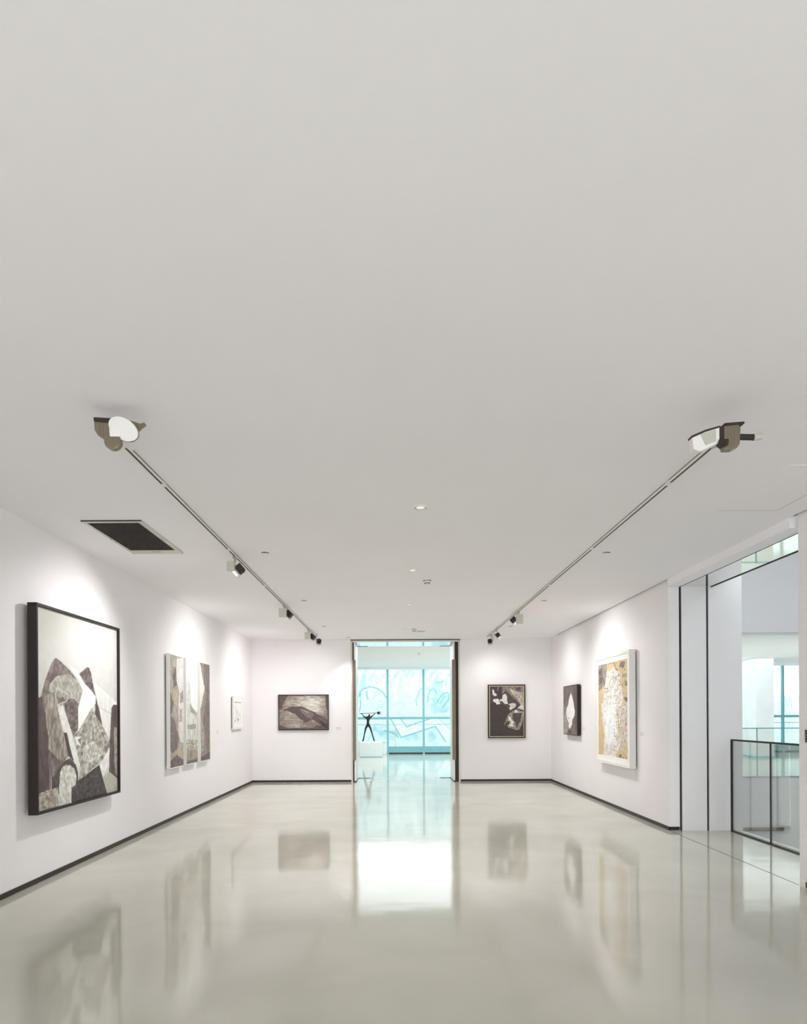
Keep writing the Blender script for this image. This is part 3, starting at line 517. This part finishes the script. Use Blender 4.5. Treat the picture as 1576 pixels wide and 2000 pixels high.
# ------------------------------------------------------------------ ceiling fittings
def track(X, y0, y1, label, joints):
    t = thing('lighting_track', (X, y0, CZ), label, 'track')
    L_ = y1 - y0
    bm = bmesh.new(); box(bm, -.015, -.009, 0, L_, -.024, 0); box(bm, .009, .015, 0, L_, -.024, 0); box(bm, -.015, .015, 0, L_, -.006, 0); obj('rail', bm, 'white', t)
    B('slot', 'dark', (-.009, .009, .01, L_ - .01, -.0225, -.006), parent=t)
    for j in joints: B('joiner', 'white', (-.0158, .0158, j - y0 - .03, j - y0 + .03, -.026, -.0), parent=t)
track(-1.82, 4.52, 15.1, 'pale lighting track on the left of the ceiling', (5.25, 7.3, 9.31, 13.6))
track(2.18, 4.55, 15.62, 'pale lighting track on the right of the ceiling', (5.28, 7.33, 9.38))
def spot(X, Y, aim, label, head, energy, cone=70, gx=0, hx=.08, hy=.1, hz=-.14, box_w=.12, box_h=.14):
    t = thing('track_spotlight', (X, Y, CZ - .03), label, 'spotlight', 'spotlights on the two tracks')
    bm = bmesh.new(); box(bm, -.016, .016, -.05, .05, -.02, 0); cyl(bm, (0, 0, -.02), (0, 0, -.055), .012, n=16); obj('adaptor', bm, 'nickel', t)
    B('gear_box', 'offwhite', (gx - box_w / 2, gx + box_w / 2, -.035, .025, -.045 - box_h, -.045), parent=t, bevel=.008)
    c_ = Vector((hx, hy, hz)); dirn = (Vector(aim) - (t.location + c_)).normalized()
    bm = bmesh.new(); cyl(bm, (gx * .5, .02, -.10), tuple(c_), .012, n=12); obj('pivot_arm', bm, 'nickel', t)
    q = dirn.to_track_quat('-Z', 'Y').to_matrix().to_4x4(); mt = Matrix.Translation(c_) @ q
    bm = bmesh.new()
    if head == 'box':
        box(bm, -.05, .05, -.05, .05, -.03, .06, mt)
        for k in range(4): box(bm, -.054, .054, -.054, .054, .0 + k * .016, .006 + k * .016, mt)
    else:
        for z0, z1, r_ in ((-.03, .05, .045), (.0, .006, .052), (.016, .022, .052), (.032, .038, .052)):
            vs = cyl(bm, (0, 0, z0), (0, 0, z1), r_); bmesh.ops.transform(bm, matrix=mt, verts=vs)
    hd = obj('lamp_head', bm, 'dark', t)
    bm = bmesh.new()
    if head == 'box': box(bm, -.062, .062, -.062, .062, -.05, -.028, mt)
    else:
        vs = cyl(bm, (0, 0, -.062), (0, 0, -.028), .056); bmesh.ops.transform(bm, matrix=mt, verts=vs)
    obj('rim', bm, 'offwhite', hd)
    bm = bmesh.new(); lz = -.062 if head != 'box' else -.05; vs = cyl(bm, (0, 0, lz - .006), (0, 0, lz), .04); bmesh.ops.transform(bm, matrix=mt, verts=vs); obj('lens', bm, 'lens', hd)
    ld = bpy.data.lights.new('spot_beam', 'SPOT'); ld.energy = energy; ld.spot_size = R(cone); ld.spot_blend = 1.0; ld.shadow_soft_size = .03; ld.color = (1, .985, .99)
    lo = bpy.data.objects.new('spot_beam', ld); COL.objects.link(lo); lo.parent = t; lo.matrix_local = Matrix.Translation(c_ + dirn * .09) @ q
    return t
E_ = SPOT_E * 10
spot(-1.82, 7.60, (-3.4, 7.2, 1.85), 'boxy spotlight with glowing lens on the left track, nearest the air grille', 'box', E_ * 1.15, 100, gx=-.045, hx=.02, hy=.07, hz=-.135, box_w=.09, box_h=.115)
spot(-1.82, 10.95, (-3.4, 11.3, 1.4), 'spotlight showing its square pale face on the left track, middle of that track', 'box', E_ * 1.0, 135, gx=-.02, hx=.055, hy=.10, hz=-.135, box_w=.125, box_h=.145)
spot(-1.82, 14.05, (-3.4, 14.6, 1.3), 'square spotlight near the far end of the left track', 'box', E_ * .8, 140, gx=-.02, hx=.06, hy=.10, box_w=.12, box_h=.145)
spot(-1.73, 14.75, (-2.25, 16.1, 1.4), 'last dark round spotlight at the far end of the left track', 'round', E_ * .24, 130, gx=-.03, hx=.05, hy=-.03, hz=-.17, box_w=.05, box_h=.1)
spot(2.18, 11.75, (3.7, 11.5, 1.5), 'spotlight showing its square pale face on the right track, middle of that track', 'box', E_ * .95, 130, gx=.02, hx=-.055, hy=.10, hz=-.14, box_w=.12, box_h=.16)
spot(2.16, 14.1, (3.7, 14.3, 1.4), 'dark spotlight with pale rim near the far end of the right track', 'round', E_ * .62, 130, gx=-.08, hx=.02, hy=-.02, hz=-.13, box_w=.05, box_h=.17)
spot(2.18, 15.1, (2.6, 16.1, 1.3), 'last dark round spotlight at the far end of the right track', 'round', E_ * .24, 135, gx=.03, hx=-.03, hy=-.04, hz=-.15, box_w=.05, box_h=.1)
# near left spotlight (built in metres about its own pivot)
t = thing('track_spotlight', (-1.62, 4.0, 3.30), 'large near left ceiling spotlight with white disc and bronze gear box', 'spotlight')
k_ = .003077
def q_(x, y): return (x - 772) * k_ + 1.62, (1398 - y) * k_ - 1.70 - .0085
bm = bmesh.new(); prism(bm, [q_(*p_) for p_ in [(189, 815), (238, 818), (238, 850), (222, 856), (207, 853), (196, 846), (190, 836)]], 'Y', -.02, .03); obj('gear_box', bm, 'tan', t, bevel=.004, label='bronze gear box with rounded underside')
bm = bmesh.new(); prism(bm, [q_(*p_) for p_ in [(190, 813), (236, 816), (236, 824), (190, 820)]], 'Y', -.03, .035); obj('gear_box_lid', bm, 'dark', t, bevel=.002)
x, z = q_(226, 859); bm = bmesh.new(); cyl(bm, (x, -.03, z), (x, .01, z), .05, n=32); obj('joint', bm, 'tan', t, bevel=.003, smooth=False)
x, z = q_(249, 837)
dn = Vector((.25, -.82, -.52)).normalized(); mt = Matrix.Translation((x, -.03, z)) @ Matrix.Rotation(R(28), 4, 'Y') @ Vector((0, -.93, -.36)).to_track_quat('-Z', 'Y').to_matrix().to_4x4() @ Matrix.Diagonal((1.42, .92, 1, 1))
bm = bmesh.new(); vs = cyl(bm, (0, 0, -.012), (0, 0, .012), .068, .064, n=40); bmesh.ops.transform(bm, matrix=mt, verts=vs); hd = obj('lamp_head', bm, 'white', t, bevel=.003, label='white disc head seen face on')
bm = bmesh.new(); vs = cyl(bm, (.004, -.006, .012), (.004, -.006, .04), .067, .06, n=40); bmesh.ops.transform(bm, matrix=mt, verts=vs); obj('shell', bm, 'dark', hd)
x, z = q_(226, 838); bm = bmesh.new(); box(bm, x - .02, x + .05, -.032, -.01, z - .045, z + .042); obj('lamp_bracket', bm, 'white', t, bevel=.012)
bm = bmesh.new(); a, b_ = q_(238, 858), q_(262, 873); cyl(bm, (a[0], 0, a[1]), (b_[0] - .2, .50, b_[1] + .205 ), .016, .012, n=14); obj('track_connector', bm, 'white', t)
bm = bmesh.new(); prism(bm, [q_(*p_) for p_ in [(249, 815), (262, 817), (276, 822), (285, 820), (285, 823), (277, 828), (272, 834)]], 'Y', .0, .03); obj('yoke', bm, 'tan', t)
# near right spotlight
t = thing('track_spotlight', (2.0, 4.0, 3.27), 'large near right ceiling spotlight with pale curved face and bronze gear box', 'spotlight')
def q_(x, y): return (x - 772) * k_ - 2.0, (1398 - y) * k_ - 1.67 - .01
bm = bmesh.new(); prism(bm, [q_(*p_) for p_ in [(1350, 857), (1375, 846), (1404, 838), (1404, 868), (1385, 876), (1366, 885), (1353, 881)]], 'Y', -.03, .02); hd = obj('lamp_head', bm, 'white', t, bevel=.004, label='pale curved lamp head')
bm = bmesh.new(); prism(bm, [q_(*p_) for p_ in [(1349, 855), (1375, 844), (1404, 836), (1404, 839), (1375, 848), (1350, 859)]], 'Y', -.034, .02); obj('rim', bm, 'dark', hd)
bm = bmesh.new(); prism(bm, [q_(*p_) for p_ in [(1366, 852), (1396, 843), (1396, 866), (1376, 874)]], 'Y', -.033, -.029); obj('side_panel', bm, 'offwhite', hd)
bm = bmesh.new(); prism(bm, [q_(*p_) for p_ in [(1412, 834), (1440, 832), (1444, 842), (1442, 872), (1437, 879), (1428, 882), (1412, 882)]], 'Y', -.035, .02); obj('gear_box', bm, 'tan', t, bevel=.006, label='bronze gear box')
bm = bmesh.new(); prism(bm, [q_(*p_) for p_ in [(1403, 838), (1413, 834), (1413, 876), (1403, 868)]], 'Y', -.03, .02); obj('side_frame', bm, 'dark', t)
bm = bmesh.new(); prism(bm, [q_(*p_) for p_ in [(1412, 832), (1450, 829), (1450, 833), (1412, 837)]], 'Y', -.04, .03); obj('gear_box_lid', bm, 'dark', t)
bm = bmesh.new(); a, b_ = q_(1403, 868), q_(1414, 872); cyl(bm, (a[0], -.03, a[1]), (b_[0], -.06, b_[1]), .02, n=16); obj('joint', bm, 'dark', t)
bm = bmesh.new(); a = q_(1408, 868); cyl(bm, (a[0], -.02, a[1]), (.18, .56, .155), .014, .010, n=14); obj('track_connector', bm, 'nickel', t)
bm = bmesh.new(); a, b_ = q_(1446, 851), q_(1484, 852); cyl(bm, (a[0], .02, a[1]), (b_[0], .02, b_[1]), .018, n=20); obj('side_knob', bm, 'dark', t, smooth=True)
bm = bmesh.new(); a, b_ = q_(1477, 852), q_(1493, 850); cyl(bm, (a[0], .02, a[1]), (b_[0], .02, b_[1]), .021, n=20); obj('knob_cap', bm, 'offwhite', t, smooth=True)

# downlights
def lamp(t, e):
    ld = bpy.data.lights.new('down_beam', 'SPOT'); ld.energy = e; ld.spot_size = R(92); ld.spot_blend = .7; ld.shadow_soft_size = .13; ld.color = (1, .975, .985)
    lo = bpy.data.objects.new('down_beam', ld); COL.objects.link(lo); lo.parent = t; lo.location = (0, 0, -.03)
for (x, y, r_, lb) in ((.233, 5.91, .070, 'round white downlight nearest along the ceiling centre'), (.231, 8.47, .068, 'round white downlight second nearest along the ceiling centre'),
                     (.24, 11.09, .066, 'round white downlight third along the ceiling centre'), (.218, 14.24, .055, 'farthest small downlight along the ceiling centre')):
    t = thing('downlight', (x, y, CZ), lb, 'downlight', 'centre row downlights')
    bm = bmesh.new(); ring(bm, (0, 0), r_ * .8, r_, -.006, 0); obj('trim_ring', bm, 'white', t)
    bm = bmesh.new(); ring(bm, (0, 0), r_ * .55, r_ * .8, -.003, 0); obj('reflector', bm, 'nickel', t)
    bm = bmesh.new(); cyl(bm, (0, 0, -.004), (0, 0, 0), r_ * .55); obj('lens', bm, 'dlens', t); lamp(t, DOWN_E)
for i, (x, y) in enumerate(((-1.457, 7.51), (-1.448, 10.645), (-1.454, 13.69), (-1.096, 15.62), (2.415, 7.59), (2.41, 10.76), (2.404, 13.84))):
    lb = ('slotted downlight right of the left track, nearest of that side', 'slotted downlight right of the left track, second from the viewer', 'slotted downlight right of the left track, third from the viewer', 'tiny slotted downlight just before the doorway, left of centre',
          'slotted downlight right of the right track, nearest of that side', 'slotted downlight right of the right track, second from the viewer', 'slotted downlight right of the right track, farthest')[i]
    t = thing('slotted_downlight', (x, y, CZ), lb, 'downlight', 'side row downlights'); r_ = .046
    bm = bmesh.new(); ring(bm, (0, 0), r_ * .86, r_, -.004, 0); obj('trim_ring', bm, 'white', t)
    bm = bmesh.new(); cyl(bm, (0, 0, -.002), (0, 0, 0), r_ * .86); obj('baffle', bm, 'white', t)
    pts = [(r_ * .95 * math.cos(a), r_ * .95 * math.sin(a)) for a in np.linspace(math.pi, 2 * math.pi, 14)] + [(r_ * .8 * math.cos(a), r_ * .35 * math.sin(a)) for a in np.linspace(2 * math.pi, math.pi, 10)]
    bm = bmesh.new(); prism(bm, pts, 'Z', -.0075, -.001); obj('slot_shade', bm, 'dark', t); lamp(t, DOWN_E * .8)  # flat dark crescent paints the shade inside the recessed fitting
# detectors
for (x, y, lb) in ((.44, 9.02, 'nearer dome smoke detector on the ceiling'), (.413, 14.16, 'farther dome smoke detector on the ceiling'), (.77, 21.5, 'small smoke detector on the lobby ceiling')):
    z = CZ if y < 17 else 3.62
    t = thing('smoke_detector', (x, y, z), lb, 'detector'); r_ = .052
    bm = bmesh.new(); cyl(bm, (0, 0, -.022), (0, 0, 0), r_ * .9, r_, n=32); obj('base', bm, 'white', t); bm = bmesh.new(); ring(bm, (0, 0), r_ * .8, r_ * 1.01, -.026, -.021); obj('shadow_ring', bm, 'dark', t)
    bm = bmesh.new(); cyl(bm, (0, 0, -.058), (0, 0, -.022), r_ * .62, r_ * .82, n=32); obj('dome', bm, 'white', t)
    bm = bmesh.new()
    for k in range(8):
        a = k * math.pi / 4; cyl(bm, (r_ * .6 * math.cos(a), r_ * .6 * math.sin(a), -.060), (r_ * .6 * math.cos(a), r_ * .6 * math.sin(a), -.050), .008, n=8)
    obj('sensor_vents', bm, 'dark', t)
t = thing('ceiling_speaker', (.571, 14.6, CZ), 'flat round ceiling disc just before the doorway', 'speaker')
bm = bmesh.new(); cyl(bm, (0, 0, -.012), (0, 0, 0), .08, .085, n=32); obj('grille', bm, 'offwhite', t); bm = bmesh.new(); ring(bm, (0, 0), .083, .09, -.008, 0); obj('ring', bm, 'nickel', t)
# air grille
t = thing('air_grille', (-2.66, 6.88, CZ), 'dark rectangular air grille in a white frame on the ceiling', 'vent')
bm = bmesh.new(); x0, x1, y0, y1 = -.285, .285, -.63, .62
for b_ in ((x0, x1, y0, y0 + .05), (x0, x1, y1 - .15, y1), (x0, x0 + .035, y0 + .05, y1 - .15), (x1 - .045, x1, y0 + .05, y1 - .15)): box(bm, *b_, -.012, 0)
obj('frame', bm, 'offwhite', t, bevel=.003); B('backing', 'black', (x0 + .03, x1 - .04, y0 + .04, y1 - .14, -.004, -.001), parent=t)
for k in range(28):
    y = y0 + .058 + k * .0375; B('slat', 'black', (x0 + .035, x1 - .045, y, y + .012, -.011, -.004), parent=t)
for k in range(16):
    pass
bm = bmesh.new()
for k in range(15):
    x = x0 + .06 + k * .032; box(bm, x, x + .006, y0 + .052, y1 - .152, -.010, -.005)
o = obj('crosspieces', bm, 'dark', t); o['kind'] = 'stuff'
B('latch', 'nickel', (-.03, .06, y1 - .1, y1 - .085, -.016, -.012), parent=t)
B('edge_lip', 'dark', (x0, x1, y0 - .004, y0, -.012, 0), parent=t)
for x, y in ((x0 + .015, y1 - .015), (x1 - .015, y1 - .015), (x0 + .018, 0), (x1 - .02, 0)): bm = bmesh.new(); cyl(bm, (x, y, -.014), (x, y, -.012), .006, n=10); obj('screw', bm, 'dark', t)
# access hatch
t = thing('ceiling_hatch', (3.21, 5.5, CZ), 'flush white access hatch in the ceiling near the side opening', 'hatch')
B('hatch_panel', 'ceil', (-.265, .265, -.55, .548, -.002, 0), parent=t)
bm = bmesh.new(); box(bm, -.272, .272, .553, .558, -.0022, 0); box(bm, .272, .277, -.55, .558, -.0022, 0); obj('gap_line', bm, 'offwhite', t)

# wall plates and labels
t = thing('wall_switch_panel', (XR, 6.08, 1.325), 'white-edged dark control panel on the near right wall', 'switch', rz=R(-90))
B('plate', 'white', (-.02, .15, -.012, 0, 0, .14), parent=t, bevel=.003); B('display', 'black', (-.008, .14, -.015, -.012, .012, .128), parent=t)
for k in range(4): B('button_row', 'nickel', (.008, .12, -.017, -.015, .028 + k * .024, .034 + k * .024), parent=t)
def card(loc, rz, label, w=.17, h=.085):
    t = thing('wall_label', loc, label, 'label', rz=rz); B('card', 'mat_board', (-w / 2, w / 2, -.005, 0, 0, h), parent=t)
    bm = bmesh.new()
    for k in range(4): box(bm, -w / 2 + .012, w / 2 - .02 - .03 * (k % 2), -.0056, -.005, .015 + k * .018, .02 + k * .018)
    o = obj('printed_lines', bm, 'ink', t)
card((-1.363, YB, 1.26), 0, 'small pale label right of the crow painting')
card((XR, 10.15, 1.26), R(-90), 'small pale label beside the white-framed gold painting')
card((XR, 13.25, 1.28), R(-90), 'small pale label beside the white flame painting')
card((XL, 12.95, 1.26), R(90), 'small pale label between the triptych and the line drawing')
